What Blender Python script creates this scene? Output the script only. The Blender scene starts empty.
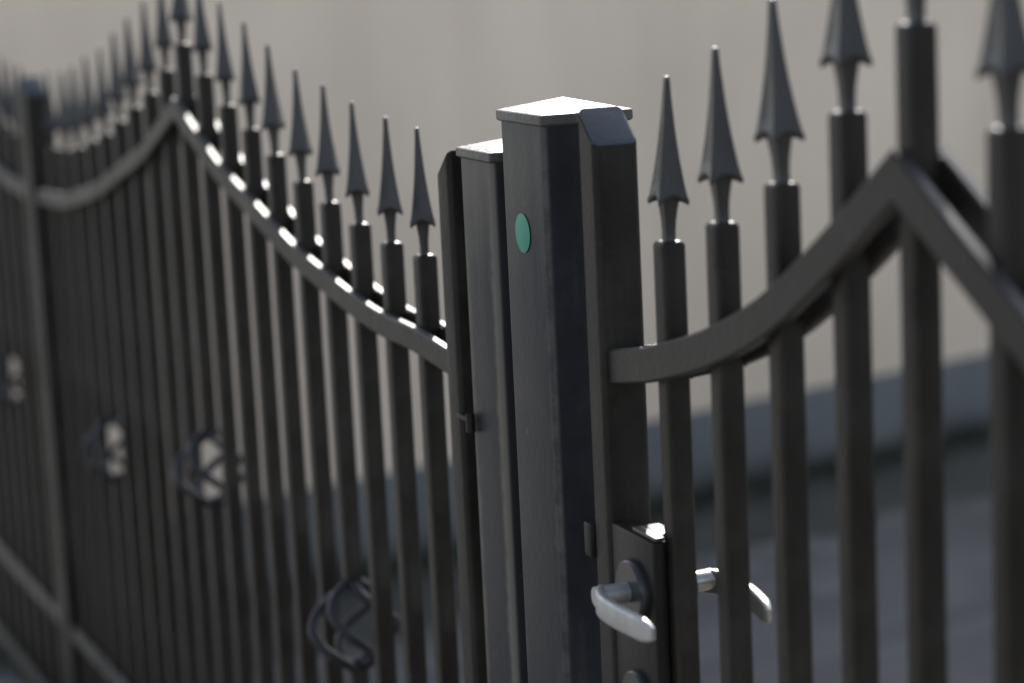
import bpy, bmesh, math, random
from mathutils import Vector, Matrix
random.seed(7)
PI = math.pi
scene = bpy.context.scene
COL = scene.collection

# ------------------------------------------------------------------ tagging
def tag(o, label=None, cat=None, group=None, kind=None):
    if label: o['label'] = label
    if cat: o['category'] = cat
    if group: o['group'] = group
    if kind: o['kind'] = kind
    return o

def empty(name, loc, rz=0.0):
    o = bpy.data.objects.new(name, None)
    COL.objects.link(o)
    o.location = loc
    o.rotation_euler = (0, 0, rz)
    o.empty_display_size = 0.1
    return o

def link(name, me, parent=None):
    o = bpy.data.objects.new(name, me)
    COL.objects.link(o)
    if parent: o.parent = parent
    return o

def mesh(name, verts, faces, mat, smooth=True, angle=38):
    me = bpy.data.meshes.new(name)
    me.from_pydata([tuple(v) for v in verts], [], faces)
    me.materials.append(mat)
    bm = bmesh.new(); bm.from_mesh(me)
    bmesh.ops.recalc_face_normals(bm, faces=bm.faces[:])
    bm.to_mesh(me); bm.free()
    if smooth:
        for p in me.polygons: p.use_smooth = True
        me.set_sharp_from_angle(angle=math.radians(angle))
    me.update()
    return me

class MB:
    """collects shapes that become one mesh"""
    def __init__(s): s.v = []; s.f = []
    def add(s, verts, faces):
        b = len(s.v)
        s.v += [Vector(v) for v in verts]
        s.f += [[i + b for i in f] for f in faces]
    def rings(s, rings, close0=True, close1=True):
        n = len(rings[0]); b = len(s.v)
        for r in rings: s.v += [Vector(q) for q in r]
        for k in range(len(rings) - 1):
            for i in range(n):
                j = (i + 1) % n
                s.f.append([b + k*n + i, b + k*n + j, b + (k+1)*n + j, b + (k+1)*n + i])
        if close0: s.f.append([b + i for i in range(n)][::-1])
        if close1: s.f.append([b + (len(rings)-1)*n + i for i in range(n)])
    def mesh(s, name, mat, smooth=True, angle=38):
        return mesh(name, s.v, s.f, mat, smooth, angle)
    def build(s, name, mat, parent=None, smooth=True, angle=38):
        return link(name, s.mesh(name, mat, smooth, angle), parent)

def rrect(hx, hy, r, seg=3):
    """rounded rectangle outline, counter clockwise"""
    r = max(min(r, hx*.999, hy*.999), 1e-5)
    out = []
    for cx, cy, a0 in ((hx-r, hy-r, 0), (-hx+r, hy-r, PI/2), (-hx+r, -hy+r, PI), (hx-r, -hy+r, 1.5*PI)):
        for k in range(seg + 1):
            a = a0 + PI/2*k/seg
            out.append((cx + r*math.cos(a), cy + r*math.sin(a)))
    return out

def tube_box(mb, cx, cy, hx, hy, r, z0, z1, bev=0.003, seg=3, bsteps=5, dome=False):
    """vertical square tube with rounded edges and a rounded-over top"""
    R = []
    def ring(inset, z):
        return [(cx + x, cy + y, z) for x, y in rrect(hx - inset, hy - inset, r - inset*.5, seg)]
    R.append(ring(bev, z0)); R.append(ring(0, z0 + bev))
    n = max(1, int((z1 - z0)/.25))
    for k in range(1, n): R.append(ring(0, z0 + bev + (z1 - z0 - 2*bev)*k/n))
    for k in range(bsteps + 1):
        a = PI/2*k/bsteps
        R.append(ring(bev*(1 - math.cos(a)), z1 - bev + bev*math.sin(a)))
    if dome:
        w = min(hx, hy) - bev
        for fr, up_ in ((.88, .0003), (.76, .0008), (.62, .0015), (.45, .0022)):   # low collar under the spear, sloped to catch sun glints
            R.append([(cx + x, cy + y, z1 + up_) for x, y in rrect(w*fr, w*fr, w*fr*.8, seg)])
    mb.rings(R)

def sweep(mb, path, sect, up=Vector((0, 1, 0)), close=True):
    """sweep a section (list of (a, b)) along a path in a plane; b goes along 'up', a across the path"""
    n = len(path); R = []
    for i in range(n):
        P = Vector(path[i])
        t0 = (P - Vector(path[i-1])).normalized() if i > 0 else None
        t1 = (Vector(path[i+1]) - P).normalized() if i < n-1 else None
        if t0 is None: t0 = t1
        if t1 is None: t1 = t0
        n0 = t0.cross(up); n1 = t1.cross(up)
        m = (n0 + n1).normalized()
        m = m/max(m.dot(n0), .3)
        R.append([P + m*a + up*b for a, b in sect])
    mb.rings(R, close, close)

def round_tube(mb, path, radii, seg=8):
    n = len(path); R = []; ref = None
    for i in range(n):
        P = Vector(path[i])
        a = Vector(path[max(i-1, 0)]); b = Vector(path[min(i+1, n-1)])
        t = (b - a).normalized()
        if ref is None:
            ref = t.orthogonal().normalized()
        ref = (ref - t*ref.dot(t)).normalized()
        s = t.cross(ref)
        r = radii[i] if isinstance(radii, (list, tuple)) else radii
        R.append([P + (ref*math.cos(2*PI*k/seg) + s*math.sin(2*PI*k/seg))*r for k in range(seg)])
    mb.rings(R)

def bevel_box(mb, x0, x1, y0, y1, z0, z1, b=.002):
    bm = bmesh.new()
    bmesh.ops.create_cube(bm, size=1)
    for v in bm.verts:
        v.co = Vector(((x0+x1)/2 + v.co.x*(x1-x0), (y0+y1)/2 + v.co.y*(y1-y0), (z0+z1)/2 + v.co.z*(z1-z0)))
    if b > 0:
        bmesh.ops.bevel(bm, geom=bm.edges[:], offset=b, segments=2, profile=.5, affect='EDGES')
    bm.verts.index_update()
    mb.add([v.co.copy() for v in bm.verts], [[v.index for v in f.verts] for f in bm.faces])
    bm.free()

# ---------------------------------------------------------------- materials
def new_mat(name):
    m = bpy.data.materials.new(name); m.use_nodes = True
    nt = m.node_tree
    b = nt.nodes['Principled BSDF']
    return m, nt, b

def N(nt, typ, **kw):
    n = nt.nodes.new(typ)
    for k, v in kw.items():
        if k.startswith('i_'):
            key = k[2:]
            n.inputs[int(key) if key.isdigit() else key].default_value = v
        else: setattr(n, k, v)
    return n

def noise(nt, vec, scale, detail=4, rough=.55):
    n = N(nt, 'ShaderNodeTexNoise', i_Scale=scale, i_Detail=detail, i_Roughness=rough)
    nt.links.new(vec, n.inputs['Vector'])
    return n.outputs['Fac']

def ramp(nt, fac, stops):
    r = N(nt, 'ShaderNodeValToRGB')
    e = r.color_ramp.elements
    while len(e) < len(stops): e.new(.5)
    for el, (p, c) in zip(e, stops):
        el.position = p
        el.color = c if len(c) == 4 else (*c, 1)
    nt.links.new(fac, r.inputs['Fac'])
    return r.outputs['Color']

def mix(nt, fac, a, b, blend='MIX'):
    m = N(nt, 'ShaderNodeMix', data_type='RGBA', blend_type=blend)
    for sock, val in ((m.inputs[0], fac), (m.inputs[6], a), (m.inputs[7], b)):
        if hasattr(val, 'is_linked'): nt.links.new(val, sock)
        elif isinstance(val, (int, float)): sock.default_value = val
        else: sock.default_value = (*val, 1) if len(val) == 3 else val
    return m.outputs[2]

def mathn(nt, op, a, b=0.0, c=None):
    m = N(nt, 'ShaderNodeMath', operation=op)
    for s, v in zip(m.inputs, (a, b, c)):
        if v is None: continue
        if hasattr(v, 'is_linked'): nt.links.new(v, s)
        else: s.default_value = v
    return m.outputs[0]

def maprange(nt, v, a, b, c, d):
    m = N(nt, 'ShaderNodeMapRange', i_1=a, i_2=b, i_3=c, i_4=d)
    nt.links.new(v, m.inputs[0])
    return m.outputs[0]

def bump(nt, b, h, strength, dist):
    n = N(nt, 'ShaderNodeBump', i_Strength=strength, i_Distance=dist)
    nt.links.new(h, n.inputs['Height'])
    nt.links.new(n.outputs[0], b.inputs['Normal'])

def paint(name, base, rough=.34, dust=.25, spec=.5, edge=0.0, dustcol=(.13, .115, .10), bumpy=.25, e0=.30):
    """dark brushed-on metal paint: slight orange peel, dust and dull patches, a few rust specks"""
    m, nt, b = new_mat(name)
    tc = N(nt, 'ShaderNodeTexCoord')
    ob = tc.outputs['Object']
    n1 = noise(nt, ob, 9, 5, .6); n2 = noise(nt, ob, 120, 3, .6)
    mp = N(nt, 'ShaderNodeMapping'); mp.inputs['Scale'].default_value = (60, 60, 2.5)
    nt.links.new(ob, mp.inputs['Vector'])
    n3 = noise(nt, mp.outputs[0], 1, 3, .6)                        # vertical runs
    lo = tuple(c*.7 for c in base); hi = tuple(c*1.3 for c in base)
    c0 = ramp(nt, n1, [(.3, lo), (.7, hi)])
    dm = mathn(nt, 'MULTIPLY', maprange(nt, n1, .42, .75, 0, 1), maprange(nt, n3, .4, .7, 0, 1))
    if edge > 0:
        sp = N(nt, 'ShaderNodeSeparateXYZ'); nt.links.new(tc.outputs['Generated'], sp.inputs[0])
        ax = mathn(nt, 'ABSOLUTE', mathn(nt, 'SUBTRACT', sp.outputs[0], .5))
        wob = mathn(nt, 'ADD', ax, mathn(nt, 'MULTIPLY', mathn(nt, 'SUBTRACT', noise(nt, ob, 26, 6, .75), .5), .30))
        em = mathn(nt, 'MULTIPLY', maprange(nt, wob, e0, e0 + .12, 0, 1), edge)
        tp = mathn(nt, 'MULTIPLY', maprange(nt, mathn(nt, 'ADD', sp.outputs[2], mathn(nt, 'MULTIPLY', mathn(nt, 'SUBTRACT', noise(nt, mp.outputs[0], .6, 4, .6), .5), .12)), .90, 1.0, 0, 1), edge*.9)
        em = mathn(nt, 'MAXIMUM', em, tp)
        sn = N(nt, 'ShaderNodeSeparateXYZ'); nt.links.new(tc.outputs['Normal'], sn.inputs[0])
        em = mathn(nt, 'MULTIPLY', em, maprange(nt, mathn(nt, 'ABSOLUTE', sn.outputs[1]), .25, .6, .12, 1))   # the two broad faces wear, the sides stay dark
        dm = mathn(nt, 'MAXIMUM', mathn(nt, 'MULTIPLY', dm, dust), em)
    else:
        dm = mathn(nt, 'MULTIPLY', dm, dust)
    c1 = mix(nt, dm, c0, dustcol)
    sm = maprange(nt, noise(nt, ob, 55, 2, .5), .70, .76, 0, .5)     # scattered pale scuffs
    c1 = mix(nt, mathn(nt, 'MULTIPLY', sm, .45), c1, dustcol)
    rm = mathn(nt, 'MULTIPLY', maprange(nt, noise(nt, ob, 30, 5, .7), .69, .78, 0, 1), .4)
    c2 = mix(nt, rm, c1, (.09, .04, .02))
    nt.links.new(c2, b.inputs['Base Color'])
    rr = mathn(nt, 'ADD', maprange(nt, n1, .3, .7, rough-.06, rough+.08), mathn(nt, 'MULTIPLY', dm, .3))
    nt.links.new(rr, b.inputs['Roughness'])
    b.inputs['Specular IOR Level'].default_value = spec
    h = mathn(nt, 'ADD', mathn(nt, 'MULTIPLY', n2, .6), n1)
    bump(nt, b, h, bumpy, .0025)
    return m

M = {}
M['paint'] = paint('dark_gate_paint', (.019, .0155, .0125), .42, .6, .17, bumpy=.5, dustcol=(.07,.062,.054))
M['spear'] = paint('dark_cast_paint', (.023, .021, .021), .38, .2, .5, bumpy=.5, dustcol=(.07,.062,.056))
M['basket'] = paint('dark_basket_paint', (.009, .0095, .012), .40, .1, .35)
M['rail'] = paint('dark_rail_paint', (.025, .0218, .0188), .44, .4, .21, bumpy=.5, dustcol=(.07,.062,.054))
M['post'] = paint('grey_post_paint', (.0125, .0145, .0195), .42, .3, .16, edge=.55, dustcol=(.145,.132,.115), e0=.39)
M['post_dusty'] = paint('dusty_post_paint', (.0135, .0155, .020), .44, .35, .16, edge=.85, dustcol=(.155,.138,.118), e0=.30)
M['seam'] = paint('scuffed_seam_paint', (.06, .058, .056), .5, .6, .26, dustcol=(.13,.12,.105))
M['cap'] = paint('cap_paint', (.048, .044, .040), .50, .8, .8, bumpy=.9, dustcol=(.16,.14,.12))
M['stile'] = paint('stile_paint', (.017, .0148, .0122), .42, .55, .17, bumpy=.5, dustcol=(.062,.054,.046))
M['slope'] = paint('stile_top_sky_tint', (.026, .031, .042), .45, .3, .7, dustcol=(.08,.08,.085))  # blue sky reflection put into the base colour of the sloped tops
M['worn'] = paint('glint_gloss_paint', (.03, .028, .027), .42, .1, .8, bumpy=.1)  # extra gloss for sun glints on rail tops and the lock tab
M['lock'] = paint('lock_case_paint', (.014, .0115, .0095), .45, .3, .2, dustcol=(.07,.055,.042))
M['rosette'] = paint('rosette_metal', (.020, .020, .022), .34, .5, spec=.5, dustcol=(.07, .04, .02))

def metal(name, base, rough):
    m, nt, b = new_mat(name)
    tc = N(nt, 'ShaderNodeTexCoord')
    n1 = noise(nt, tc.outputs['Object'], 60, 5, .65)
    n2 = noise(nt, tc.outputs['Object'], 400, 2, .5)
    nt.links.new(ramp(nt, n1, [(.3, tuple(c*.82 for c in base)), (.65, base)]), b.inputs['Base Color'])
    b.inputs['Metallic'].default_value = .85
    nt.links.new(maprange(nt, n1, .3, .7, rough + .12, rough - .04), b.inputs['Roughness'])
    bump(nt, b, n2, .06, .0006)
    return m
M['handle'] = metal('worn_aluminium', (.42, .40, .37), .30)
M['glint'] = metal('glint_metal', (.24, .23, .225), .40)  # pale metal that puts glints on collars and spear tips
M['dull'] = metal('weathered_aluminium', (.46, .45, .445), .46)
M['steel'] = metal('bare_steel', (.75, .74, .73), .33)

def sticker_mat():
    m, nt, b = new_mat('green_sticker')
    tc = N(nt, 'ShaderNodeTexCoord')
    n1 = noise(nt, tc.outputs['Object'], 60, 4, .6)
    nt.links.new(ramp(nt, n1, [(.3, (.006, .19, .12)), (.7, (.010, .24, .155))]), b.inputs['Base Color'])
    b.inputs['Roughness'].default_value = .5
    return m
M['sticker'] = sticker_mat()

def wall_mat(name, base, dirt, scale=1.0, lowdirt=0.0):
    m, nt, b = new_mat(name)
    tc = N(nt, 'ShaderNodeTexCoord'); ob = tc.outputs['Object']
    mp = N(nt, 'ShaderNodeMapping'); mp.inputs['Scale'].default_value = (1.6, 1.6, .25)
    nt.links.new(ob, mp.inputs['Vector'])
    n1 = noise(nt, ob, 1.1*scale, 5, .6); n2 = noise(nt, mp.outputs[0], 2.2, 4, .6); n3 = noise(nt, ob, 90, 4, .6)
    f = mathn(nt, 'ADD', mathn(nt, 'MULTIPLY', n1, .5), mathn(nt, 'MULTIPLY', n2, .5))
    c = ramp(nt, f, [(.36, dirt), (.60, base)])
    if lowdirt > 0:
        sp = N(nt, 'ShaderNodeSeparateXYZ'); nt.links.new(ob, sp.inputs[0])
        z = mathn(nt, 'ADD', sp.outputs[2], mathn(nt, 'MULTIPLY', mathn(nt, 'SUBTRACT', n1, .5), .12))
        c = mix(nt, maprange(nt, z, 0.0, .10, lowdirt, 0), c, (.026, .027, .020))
    nt.links.new(c, b.inputs['Base Color'])
    b.inputs['Roughness'].default_value = .9
    bump(nt, b, n3, .5, .004)
    return m
M['wall'] = wall_mat('beige_render', (.90, .735, .585), (.77, .625, .49))
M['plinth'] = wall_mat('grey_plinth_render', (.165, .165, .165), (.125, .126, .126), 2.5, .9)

def ground_mat():
    m, nt, b = new_mat('concrete_pavers')
    tc = N(nt, 'ShaderNodeTexCoord'); ob = tc.outputs['Object']
    br = N(nt, 'ShaderNodeTexBrick', i_Scale=1.0)
    mp = N(nt, 'ShaderNodeMapping'); mp.inputs['Rotation'].default_value = (0, 0, math.radians(75))
    nt.links.new(ob, mp.inputs['Vector']); nt.links.new(mp.outputs[0], br.inputs['Vector'])
    br.inputs['Color1'].default_value = (.108, .105, .101, 1)
    br.inputs['Color2'].default_value = (.178, .173, .166, 1)
    br.inputs['Mortar'].default_value = (.07, .068, .06, 1)
    br.inputs['Brick Width'].default_value = .20
    br.inputs['Row Height'].default_value = .10
    br.inputs['Mortar Size'].default_value = .005
    n1 = noise(nt, ob, 1.6, 5, .6); n2 = noise(nt, ob, 60, 4, .6)
    c = mix(nt, maprange(nt, n1, .35, .7, .0, .6), br.outputs['Color'], (.085, .085, .082))
    c = mix(nt, mathn(nt, 'MULTIPLY', n2, .25), c, (.10, .10, .092))
    nt.links.new(c, b.inputs['Base Color'])
    b.inputs['Roughness'].default_value = .85
    h = mathn(nt, 'ADD', br.outputs['Fac'], mathn(nt, 'MULTIPLY', n2, -.4))
    n = N(nt, 'ShaderNodeBump', i_Strength=.6, i_Distance=.004, invert=True)
    nt.links.new(h, n.inputs['Height']); nt.links.new(n.outputs[0], b.inputs['Normal'])
    return m
M['ground'] = ground_mat()

def simple(name, lo, hi, sc, rough=.9):
    m, nt, b = new_mat(name)
    tc = N(nt, 'ShaderNodeTexCoord')
    n1 = noise(nt, tc.outputs['Object'], sc, 6, .65)
    nt.links.new(ramp(nt, n1, [(.3, lo), (.7, hi)]), b.inputs['Base Color'])
    b.inputs['Roughness'].default_value = rough
    bump(nt, b, n1, .6, .01)
    return m
M['verge'] = simple('mossy_earth', (.040, .040, .032), (.075, .073, .063), 6)
M['weed'] = simple('weed_leaf', (.026, .029, .017), (.052, .055, .034), 20, .6)
M['coping'] = simple('coping_concrete', (.30, .29, .27), (.42, .40, .37), 8)

# ------------------------------------------------------------------ setting
S = 600.0
g = mesh('ground', [(-S, -S, 0), (S, -S, 0), (S, S, 0), (-S, S, 0)], [(0, 1, 2, 3)], M['ground'], False)
tag(link('ground', g), kind='structure')

WD = Vector((-.25646, .96656, 0)).normalized()          # direction the wall runs in
WN = Vector((WD.y, -WD.x, 0))                            # its face looks towards the gates
WO = Vector((-4.4883, 2.2934, 0))
wang = math.atan2(WD.y, WD.x)
WALLTOP = 2.30
L0, L1 = -2.52, 14.0                                      # along the wall from WO (fence meets it at about -2.5)
wall = empty('boundary_wall', WO, wang)
tag(wall, 'pale beige rendered wall with low grey plinth running behind both gates', 'wall')
# local frame: +x along the wall, -y towards the gates
mb = MB(); bevel_box(mb, L0, L1, 0.022, .24, 0.262, WALLTOP, .004); mb.build('rendered_face', M['wall'], wall)
mb = MB(); bevel_box(mb, L0, L1, 0.0, .26, -.05, .259, .006); mb.build('plinth', M['plinth'], wall)
mb = MB()
x = L0
while x < L1:
    bevel_box(mb, x, min(x + .995, L1), -.02, .29, WALLTOP + .003, WALLTOP + .06, .006); x += 1.0
mb.build('coping', M['coping'], wall)

# light concrete pavement added on the street side to bounce sun onto gate fronts
M['bounce_pavement'] = simple('light_concrete', (.165, .16, .152), (.235, .228, .215), 3)
vs = [(-30, -12, .004), (30, -12, .004), (30, -.30, .004), (-30, -.30, .004)]
tag(link('bounce_pavement', mesh('bounce_pavement', vs, [(0, 1, 2, 3)], M['bounce_pavement'], False)), kind='structure')

# earth strip along the foot of the wall, with weeds
def wl(a, b, z=0): return WO + WD*a + WN*b + Vector((0, 0, z))
vs = []; K = 90
for i in range(K + 1):
    a = L0 + (L1 - L0)*i/K
    vs.append(wl(a, .0, .004)); vs.append(wl(a, .58 + random.uniform(-.09, .09), .004))
fs = [(2*i, 2*i+1, 2*i+3, 2*i+2) for i in range(K)]
tag(link('verge', mesh('verge', vs, fs, M['verge'], False)), kind='structure')
mb = MB()
for i in range(2600):
    a = random.uniform(-2.6, 3.0); off = abs(random.gauss(0, .09)) + .012
    if off > .5: continue
    P = wl(a, off, .004); h = random.uniform(.012, .05)*(1.3 if random.random() < .12 else 1)
    t = random.uniform(0, 2*PI); w = Vector((math.cos(t), math.sin(t), 0))*random.uniform(.003, .007)
    lean = Vector((random.uniform(-.5, .5), random.uniform(-.5, .5), 0))*h
    mid = P + lean*.4 + Vector((0, 0, h*.6)); top = P + lean*1.1 + Vector((0, 0, h))
    mb.add([P - w*.6, P + w*.6, mid + w, mid - w, top], [(0, 1, 2, 3), (3, 2, 4)])
tag(mb.build('weeds', M['weed'], None, False), 'low weeds and moss growing along the foot of the beige wall', 'weeds', kind='stuff')

# ------------------------------------------------------------- gate hardware
B = .0230          # square bar width
HB = B/2
SL = .1455         # collar to tip of a spear
SP = .11           # spacing of the bars

def spear_mesh():
    """cast spear: square concave-sided head with four flared wings, on a tapering square neck"""
    mb = MB()
    def sq(w, pinch, zc, zm):
        pts = []
        M_ = 4
        for s in range(4):
            a = [(-1, -1), (1, -1), (1, 1), (-1, 1)][s]; b2 = [(1, -1), (1, 1), (-1, 1), (-1, -1)][s]
            for k in range(M_):
                t = k/M_
                q = 4*t*(1-t)                                   # 0 at corner, 1 mid-face
                x = a[0] + (b2[0]-a[0])*t; y = a[1] + (b2[1]-a[1])*t
                f = w*(1 - pinch*q)
                if k == 0: f *= .95
                pts.append((x*f, y*f, zc + (zm - zc)*q))
        return pts
    R = []
    R.append(sq(.0055, .0, -.001, -.001))
    for z, w in ((.0, .0052), (.008, .0051), (.018, .0056), (.028, .0068), (.036, .0080)):
        R.append(sq(w, 0, z, z))
    # underside of the wings
    R.append(sq(.0105, .12, .0345, .0385))
    R.append(sq(.0141, .20, .0325, .0400))
    R.append(sq(.0149, .20, .0322, .0405))
    R.append(sq(.0155, .20, .0338, .0420))
    R.append(sq(.0155, .20, .0366, .0440))
    # head, from the flared base to the tip
    for t, w in ((.08, .0143), (.15, .0125), (.24, .0107), (.34, .0090), (.47, .0072), (.60, .0057), (.73, .0045), (.85, .0034), (.94, .0028)):
        z = .0345 + (SL - .0345)*t
        pin = .24*max(0, 1 - t*1.7) + .05
        dz = .012*max(0, 1 - t*3.5)
        R.append(sq(w, pin, z - dz*.4, z + dz*.6))
    R.append(sq(.0026, .05, SL - .0016, SL - .0016))
    R.append(sq(.0023, .05, SL - .0004, SL - .0004))
    R.append(sq(.0012, .05, SL + .0003, SL + .0003))
    mb.rings(R)
    me = mb.mesh('spear_point', M['spear'], True, 50)
    me.materials.append(M['glint'])  # tip takes the brighter metal so that it glints
    for p in me.polygons:
        if p.center.z > SL - .0012: p.material_index = 1
    return me
SPEAR = spear_mesh()

def basket_mesh(D=.120, H=.120):
    """wrought basket: four twisted rods bulging out of the bar"""
    mb = MB()
    for k in range(4):
        path = []; n = 22
        for i in range(n + 1):
            t = i/n
            r = .006 + (D/2 - .010)*math.sin(PI*t)**1.0
            a = 2*PI*k/4 + .9 - .85*PI*t
            path.append((r*math.cos(a), r*math.sin(a), (t - .5)*H))
        round_tube(mb, path, .0064, 8)
    for s in (-1, 1):
        z0 = s*H/2
        R = []
        for dz, w in ((-.016*s, .003), (-.006*s, .0085), (.002*s, .0101), (.006*s, .0101)):
            R.append([(x, y, z0 + dz) for x, y in rrect(w, w, .003, 2)])
        mb.rings(R)
    return mb.mesh('basket', M['basket'], True, 50), H
BASKET, BH = basket_mesh()

def add_bar(parent, x, z0, z1, basket=None):
    mb = MB()
    if basket is None:
        tube_box(mb, 0, 0, HB, HB, .0030, z0, z1, .0049, dome=True)
    else:
        tube_box(mb, 0, 0, HB, HB, .0022, z0, basket - BH/2, .002)
        tube_box(mb, 0, 0, HB, HB, .0030, basket + BH/2, z1, .0049, dome=True)
    bar = mb.build('bar', M['paint'], parent)
    bar.data.materials.append(M['glint'])                     # brighter metal put at the foot of the spear for its sun glint
    for p in bar.data.polygons:
        if p.center.z > z1 + .0001: p.material_index = 1
    bar.location = (x + random.uniform(-.0008, .0008), random.uniform(-.0006, .0006), 0)
    sp = link('spear_point', SPEAR, bar)
    sp.location = (0, 0, z1)
    sp.rotation_euler = (random.uniform(-.02, .02), random.uniform(-.02, .02), random.gauss(-.36, .13) if parent.name.startswith('driveway') else random.gauss(0, .07))
    f_ = random.uniform(.93, 1.01) if parent.name.startswith('driveway') else random.uniform(.99, 1.03); sp.scale = (f_, f_, random.uniform(.985, 1.015))
    if basket is not None:
        bk = link('basket', BASKET, bar); bk.location = (0, 0, basket)
    return bar

def catmull(pts, sub=6):
    out = []
    n = len(pts)
    sub = 3
    for i in range(n - 1):
        p0 = pts[max(i-1, 0)]; p1 = pts[i]; p2 = pts[i+1]; p3 = pts[min(i+2, n-1)]
        for k in range(sub):
            t = k/sub
            out.append(tuple(.5*((2*p1[j]) + (-p0[j]+p2[j])*t + (2*p0[j]-5*p1[j]+4*p2[j]-p3[j])*t*t + (-p0[j]+3*p1[j]-3*p2[j]+p3[j])*t**3) for j in range(2)))
    out.append(pts[-1])
    return out

RH, RT = .0285, .0115        # flat rail: height and thickness
def rail_sect(h=RH, t=RT, c=.0022):
    a, b = h/2, t/2
    return [(-a, -b+c), (-a, b-c), (-a+c, b), (a-c, b), (a, b-c), (a, -b+c), (a-c, -b), (-a+c, -b)]

def blob(mb, c, r):
    R = []
    for k in range(1, 4):
        a = PI*k/4
        R.append([(c[0] + r*math.sin(a)*math.cos(2*PI*i/6), c[1] + r*math.sin(a)*math.sin(2*PI*i/6), c[2] + 1.4*r*math.cos(a)) for i in range(6)])
    mb.rings(R)

def add_rail(parent, halves, y, name='upper_rail', h=RH, welds=()):
    """halves: point lists of (x, z) meeting at the sharp peak"""
    path = []
    for hpts in halves:
        c = catmull(hpts) if len(hpts) > 2 else hpts
        if path: c = c[1:]
        path += [(x, y, z) for x, z in c]
    mb = MB(); sweep(mb, path, rail_sect(h))
    for x, z in welds:                                    # weld beads where the rail meets each bar
        for sx in (-1, 1):
            n = 5
            for q in range(n):
                zz = z - h*.46 + h*.8*q/(n-1)
                blob(mb, (x + sx*(HB + .0004), (y + math.copysign(RT/2, -y)), zz + random.uniform(-.001, .001)), random.uniform(.0014, .0024))
    rl = mb.build(name, M['rail'], parent, True, 32)
    rl.data.materials.append(M['worn'])                      # glossier upper faces, added to strengthen the sun glints
    for p in rl.data.polygons:
        if p.normal.z > .8 and p.center.z > .6: p.material_index = 1
    return rl

def add_stile(parent, x0, x1, y0, y1, z0, ztop, slope, drop, flat=0.0):
    """gate stile: square tube whose top is cut on a slope and closed; slope=+1 falls to +x, -1 to -x"""
    mb = MB(); r = .006
    cx, cy, hx, hy = (x0+x1)/2, (y0+y1)/2, (x1-x0)/2, (y1-y0)/2
    out = rrect(hx, hy, r, 6)
    def topz(x, inset):
        d = (x - x0 - flat) if slope > 0 else (x1 - flat - x)
        d = max(0, d)
        return ztop - drop*d/(x1 - x0 - flat) - inset
    R = [[(cx + x, cy + y, z0) for x, y in out]]
    for f in (.25, .5, .75): R.append([(cx + x, cy + y, z0 + (ztop - drop - z0)*f) for x, y in out])
    R.append([(cx + x, cy + y, topz(cx + x, .0025)) for x, y in out])
    R.append([(cx + x*(1-.0008/hx), cy + y*(1-.0008/hy), topz(cx + x, .0008)) for x, y in out])
    R.append([(cx + x*(1-.0028/hx), cy + y*(1-.0028/hy), topz(cx + x*(1-.0028/hx), 0)) for x, y in out])
    mb.rings(R)
    st = mb.build('stile', M['stile'], parent, True, 22)
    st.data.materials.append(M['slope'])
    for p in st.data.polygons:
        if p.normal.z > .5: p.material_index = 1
    return st

YR = -(HB + RT/2 + .0004)       # front rails lie on the front of the bars; the back ones mirror them
RAILDROP = .081                 # collar to the top of the rail
Z0 = .085                       # foot of the bars

# --------------------------------------------------- the wide driveway leaves
hL = [1.3472, 1.3507, 1.3629, 1.3804, 1.3989, 1.4265, 1.455, 1.4827, 1.5226, 1.565]
def hcol(k): return hL[k-1] if k <= 10 else hL[19-k]
YAW = math.radians(1.871)
def line(x): return (x*math.cos(YAW), x*math.sin(YAW), 0)

def driveway(name, label, xr, first, nbar, stile_l, stile_r, heights, baskets, peak, xend=None):
    """xr: line coordinate of the leaf's right stile; bars run to the left"""
    t = empty(name, line(xr), YAW)
    tag(t, label, 'gate', 'driveway gate leaves')
    o = xr
    xs = [first - SP*k for k in range(nbar)]
    for k, x in enumerate(xs):
        add_bar(t, x - o, Z0, heights[k], baskets.get(k + 1))
    if stile_r: add_stile(t, stile_r[0]-o, stile_r[1]-o, -.030, .015, .05, 1.4785, -1, .030)
    if stile_l: add_stile(t, stile_l[0]-o, stile_l[1]-o, -.030, .015, .05, 1.4785, 1, .034)
    xR = (stile_r[0] if stile_r else xs[0] + .05); xL = (stile_l[1] if stile_l else xend)
    cz = lambda k: heights[k-1] - RAILDROP - RH/2
    right = [(xR - o, cz(1) - .012)] + [(xs[k-1]-o, cz(k)) for k in range(1, peak + 1)]
    left = [(xs[k-1]-o, cz(k)) for k in range(peak, nbar + 1)] + [(xL - o, cz(nbar) - (.004 if stile_l else 0))]
    for y in (YR, -YR):
        add_rail(t, [right, left], y, welds=[(xs[k]-o, cz(k+1)) for k in range(nbar)])
    for z in (.372, .150):
        for y in (YR, -YR):
            add_rail(t, [[(xR - o, z), (xL - o, z)]], y, 'lower_rail', .030)
    return t

gate = driveway('driveway_gate', 'wide dark steel gate leaf with spear topped bars left of the two posts',
                -.517, -.6251, 19, (-2.735, -2.695), (-.497, -.460), [hcol(k) for k in range(1, 20)],
                {4: .826, 10: .910, 16: .822}, 10)
far = driveway('driveway_gate', 'far dark gate leaf cut off by the left edge, beyond the blue topped stile',
               -2.765, -2.867, 9, None, (-2.785, -2.745), [hcol(k) for k in range(1, 10)],
               {4: .812}, 9, -3.80)

# hinge between the shorter post and the driveway leaf
for z in (1.19, .45):
    mb = MB()
    R = [[(.095 + .005*math.cos(a*PI/5), -.034 + .005*math.sin(a*PI/5), z + dz) for a in range(10)] for dz in (-.010, .010)]
    mb.rings(R)
    bevel_box(mb, .044, .086, -.031, -.026, z - .0025, z + .0025, .001)
    mb.build('hinge', M['lock'], gate)

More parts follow.
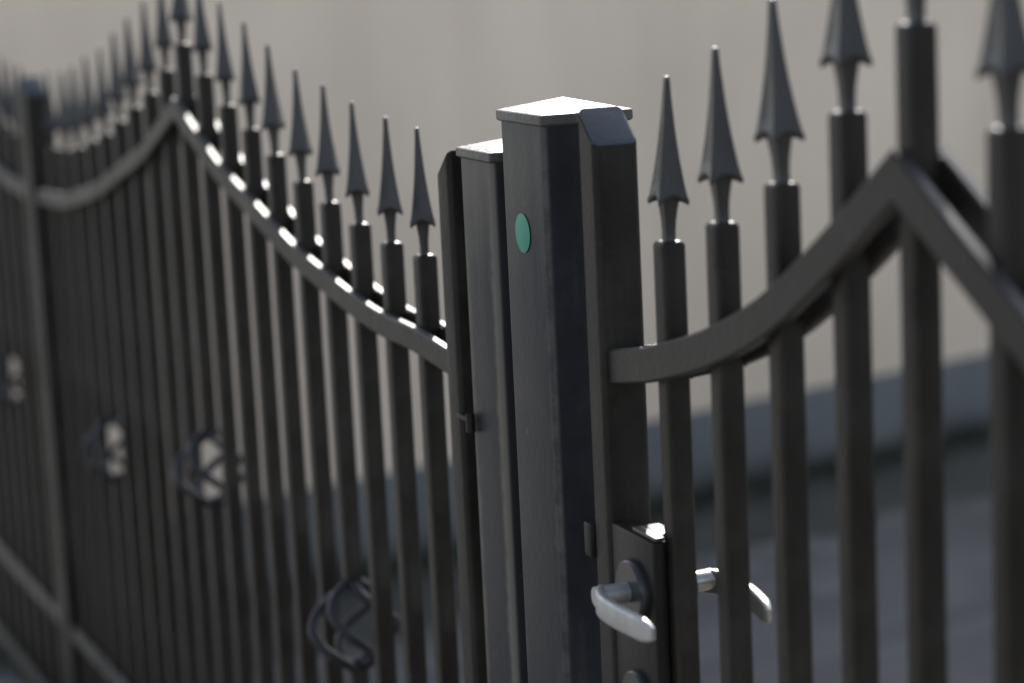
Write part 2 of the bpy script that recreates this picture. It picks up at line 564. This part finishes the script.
# ------------------------------------------------------------ pedestrian gate
hR = [1.4245, 1.4517, 1.4939, 1.5566, 1.6245]
ped = empty('pedestrian_gate', (-.1135, 0, 0), 0)
tag(ped, 'narrow dark steel gate with aluminium lever handles right of the two posts', 'gate')
o = -.1135
hr = [hR[k-1] if k <= 5 else hR[9-k] for k in range(1, 10)]
xs = [SP*k for k in range(9)]; xs[4] -= .006
for k in range(9): add_bar(ped, xs[k] - o, Z0, hr[k])
add_stile(ped, -.132-o, -.095-o, -.030, .016, .05, 1.538, 1, .0325)
xe = xs[-1] + (-.095 - 0)*-1
add_stile(ped, xe-o, xe+.037-o, -.030, .016, .05, 1.538, -1, .0325)
cz = lambda k: hr[k-1] - .092 - RH/2 - .0015
za = 1.297
left = [(-.098-o, za), (-.045-o, za + .009)] + [(xs[k-1]-o, cz(k) + (-.002 if k == 1 else 0)) for k in range(1, 6)]
right = [(xs[k-1]-o, cz(k)) for k in range(5, 10)] + [(xe - o, za)]
for y in (YR, -YR): add_rail(ped, [left, right], y, 'upper_rail', .033, [(xs[k]-o, cz(k+1)) for k in range(9)])
for z in (.372, .150):
    for y in (YR, -YR): add_rail(ped, [[(-.095-o, z), (xe-o, z)]], y, 'lower_rail', .030)

# lock case between stile and first bar
lx0, lx1, ly0, ly1, lz0, lz1 = -.0945-o, -.0005-o, -.0275, -.0135, .90, 1.149
mb = MB(); bevel_box(mb, lx0, lx1, ly0, ly1, lz0, lz1, .002)
case = mb.build('lock_case', M['lock'], ped)
mb = MB(); bevel_box(mb, lx0, -.0135-o, .0005, .0132, lz0, lz1 - .012, .002); mb.build('lock_back_plate', M['lock'], ped)
mb = MB(); bevel_box(mb, -.052-o, lx1 - .001, ly0 + .003, ly1 - .0006, lz1 + .0005, lz1 + .0045, .001)
bevel_box(mb, -.052-o, -.0135-o, ly1 - .0005, .003, lz1 + .0005, lz1 + .0045, .001)
mb.build('sunlit_top_patch', M['worn'], case)  # added tab standing in for the sunlit patch of the case top

def disc(mb, cx, cz, r, y0, y1, seg=36, sx=1.0):
    s = 1 if y1 > y0 else -1
    R = []
    for y, f in ((y0, 1.0), (y0 + (y1-y0)*.5, 1.0), (y0 + (y1-y0)*.85, .965), (y1, .91), (y1, .5)):
        R.append([(cx + sx*r*f*math.cos(2*PI*a/seg), y, cz + r*f*math.sin(2*PI*a/seg)) for a in range(seg)])
    mb.rings(R)

def lever(side):
    """lever handle: round neck out of a rosette, then a flat curved blade running away from the post"""
    yb = ly0 if side < 0 else .0135
    cx, cz_ = -.041-o, 1.095
    mb = MB()
    disc(mb, cx, cz_, .031, yb, yb + side*.009)
    ros = mb.build('rosette', M['rosette'], ped)
    mb = MB()
    path = [(cx, yb + side*.0092, cz_), (cx, yb + side*.022, cz_), (cx, yb + side*.032, cz_), (cx, yb + side*.0415, cz_)]
    round_tube(mb, path, [.0098, .0098, .0098, .0096], 18)
    # blade
    yc = yb + side*.040
    pts = []
    for i in range(19):
        t = i/18
        x = -.010 + .128*t
        dy = -.012*(1 - t)**5 + .0105*(1 - math.exp(-6*t)) - .014*t*t     # bows out of the neck, curls back at the end
        pts.append((cx + x, yc + side*dy, cz_ - .0015 - .004*t*t))
    R = []
    for i, P in enumerate(pts):
        t = i/18
        hh = .0118 - .0012*t; tt = .0048
        if i == 0: hh, tt = hh*.80, tt*.55
        if i == 18: hh, tt = hh*.55, tt*.4
        elif i == 17: hh, tt = hh*.88, tt*.8
        R.append([(P[0], P[1] + y, P[2] + z) for z, y in rrect(hh, tt, .0032, 3)])
    mb.rings(R)
    return mb.build('lever_handle', M['dull'] if side < 0 else M['handle'], ped, True, 45)
lever(-1); lever(1)
for s, yb in ((-1, ly0), (1, .0135)):
    mb = MB(); disc(mb, -.041-o, .992, .027, yb, yb + s*.008); ros = mb.build('keyhole_rosette', M['rosette'], ped)
    mb = MB(); disc(mb, -.041-o, .998, .0085, yb + s*.0082, yb + s*.012, 20)
    bevel_box(mb, -.0455-o, -.0365-o, min(yb + s*.0082, yb + s*.0118), max(yb + s*.0082, yb + s*.0118), .974, .997, .001)
    mb.build('lock_cylinder', M['steel'], ros)
# latch tongue guard on the stile's edge
mb = MB(); bevel_box(mb, -.150-o, -.1325-o, -.034, -.022, 1.105, 1.140, .003); mb.build('latch_guard', M['lock'], ped)

# ----------------------------------------------------------------- gate posts
def post(label, x0, x1, y0, y1, ztop, capmat, mat, lip=.0115, rise=.0125, over=.0028):
    cx, cy, hx, hy = (x0+x1)/2, (y0+y1)/2, (x1-x0)/2, (y1-y0)/2
    t = empty('gate_post', (cx, cy, 0)); tag(t, label, 'gate post', 'posts between the gates')
    mb = MB(); tube_box(mb, 0, 0, hx, hy, .0075, -.05, ztop, .002, 5); mb.build('shaft', mat, t)
    mb = MB()
    R = []
    for inset, z in ((0.002, ztop + .001 - lip + .0), (0, ztop - lip + .003), (0, ztop - .0003), (.0005, ztop + .0004), (.0014, ztop + .0008)):
        R.append([(x, y, z + lip - .005) for x, y in rrect(hx + over - inset, hy + over - inset, .0025, 3)])
    R.append([(x*.02, y*.02, ztop + lip - .005 + rise) for x, y in rrect(hx, hy, .004, 3)])
    mb.rings(R)
    mb.build('post_cap', capmat, t, True, 30)
    return t
tall = post('taller square steel post with flat pyramid cap and a green round sticker', -.305, -.190, -.042, .050, 1.522, M['cap'], M['post'])
short = post('shorter square steel post with dusty worn face, left of the stickered post', -.430, -.335, -.042, .044, 1.477, M['cap'], M['post_dusty'], .011, .011)
mb = MB(); seg = 48
R = [[(-.0505 + .062 + r*math.cos(2*PI*a/seg) - .016, -.0468 - dy, 1.410 + r*math.sin(2*PI*a/seg)) for a in range(seg)] for r, dy in ((.0195, 0), (.0195, .0002), (.0192, .0003))]
mb.rings(R)
mb.build('round_sticker', M['sticker'], tall)

# ------------------------------------------------------------- light and sky
ELEV, AZ = math.radians(36), math.radians(-63)     # azimuth measured from +Y towards +X
sd = Vector((math.sin(AZ)*math.cos(ELEV), math.cos(AZ)*math.cos(ELEV), math.sin(ELEV)))
sun = bpy.data.lights.new('sun', 'SUN'); sun.energy = 5.0; sun.angle = math.radians(.53); sun.color = (1.0, .96, .90)
so = bpy.data.objects.new('sun', sun); COL.objects.link(so)
so.rotation_euler = (-sd).to_track_quat('-Z', 'Y').to_euler(); so.location = (-6, 4, 8)
w = bpy.data.worlds.new('World'); scene.world = w; w.use_nodes = True
nt = w.node_tree
sky = nt.nodes.new('ShaderNodeTexSky'); sky.sky_type = 'NISHITA'; sky.sun_disc = False
sky.sun_elevation = ELEV; sky.sun_rotation = AZ
sky.air_density = 1.0; sky.dust_density = 1.5
bg = nt.nodes['Background']; bg.inputs['Strength'].default_value = .15
hs = nt.nodes.new('ShaderNodeHueSaturation'); hs.inputs['Saturation'].default_value = .62   # hazy sky
nt.links.new(sky.outputs[0], hs.inputs['Color']); nt.links.new(hs.outputs[0], bg.inputs['Color'])
scene.cycles.film_exposure = 1.65          # the photograph is exposed for the shade

# -------------------------------------------------------------------- camera
cam = bpy.data.cameras.new('camera'); co = bpy.data.objects.new('camera', cam); COL.objects.link(co)
r = Vector((.35924093, .9320429, -.04734959)); u = Vector((-.13956674, .10382121, .98475493)); f = Vector((-.92274974, .34715585, -.16737902))
m = Matrix((( r.x, u.x, -f.x), (r.y, u.y, -f.y), (r.z, u.z, -f.z))).to_4x4()
m.translation = Vector((1.9117, -.8735, 1.6958))
co.matrix_world = m
cam.sensor_width = 36; cam.lens = 83.23; cam.clip_start = .05; cam.clip_end = 2000
cam.dof.use_dof = True; cam.dof.focus_distance = 2.36; cam.dof.aperture_fstop = 2.86; cam.dof.aperture_blades = 0
scene.camera = co
scene.view_settings.view_transform = 'Standard'; scene.view_settings.look = 'None'
scene.view_settings.exposure = 0; scene.view_settings.gamma = 1
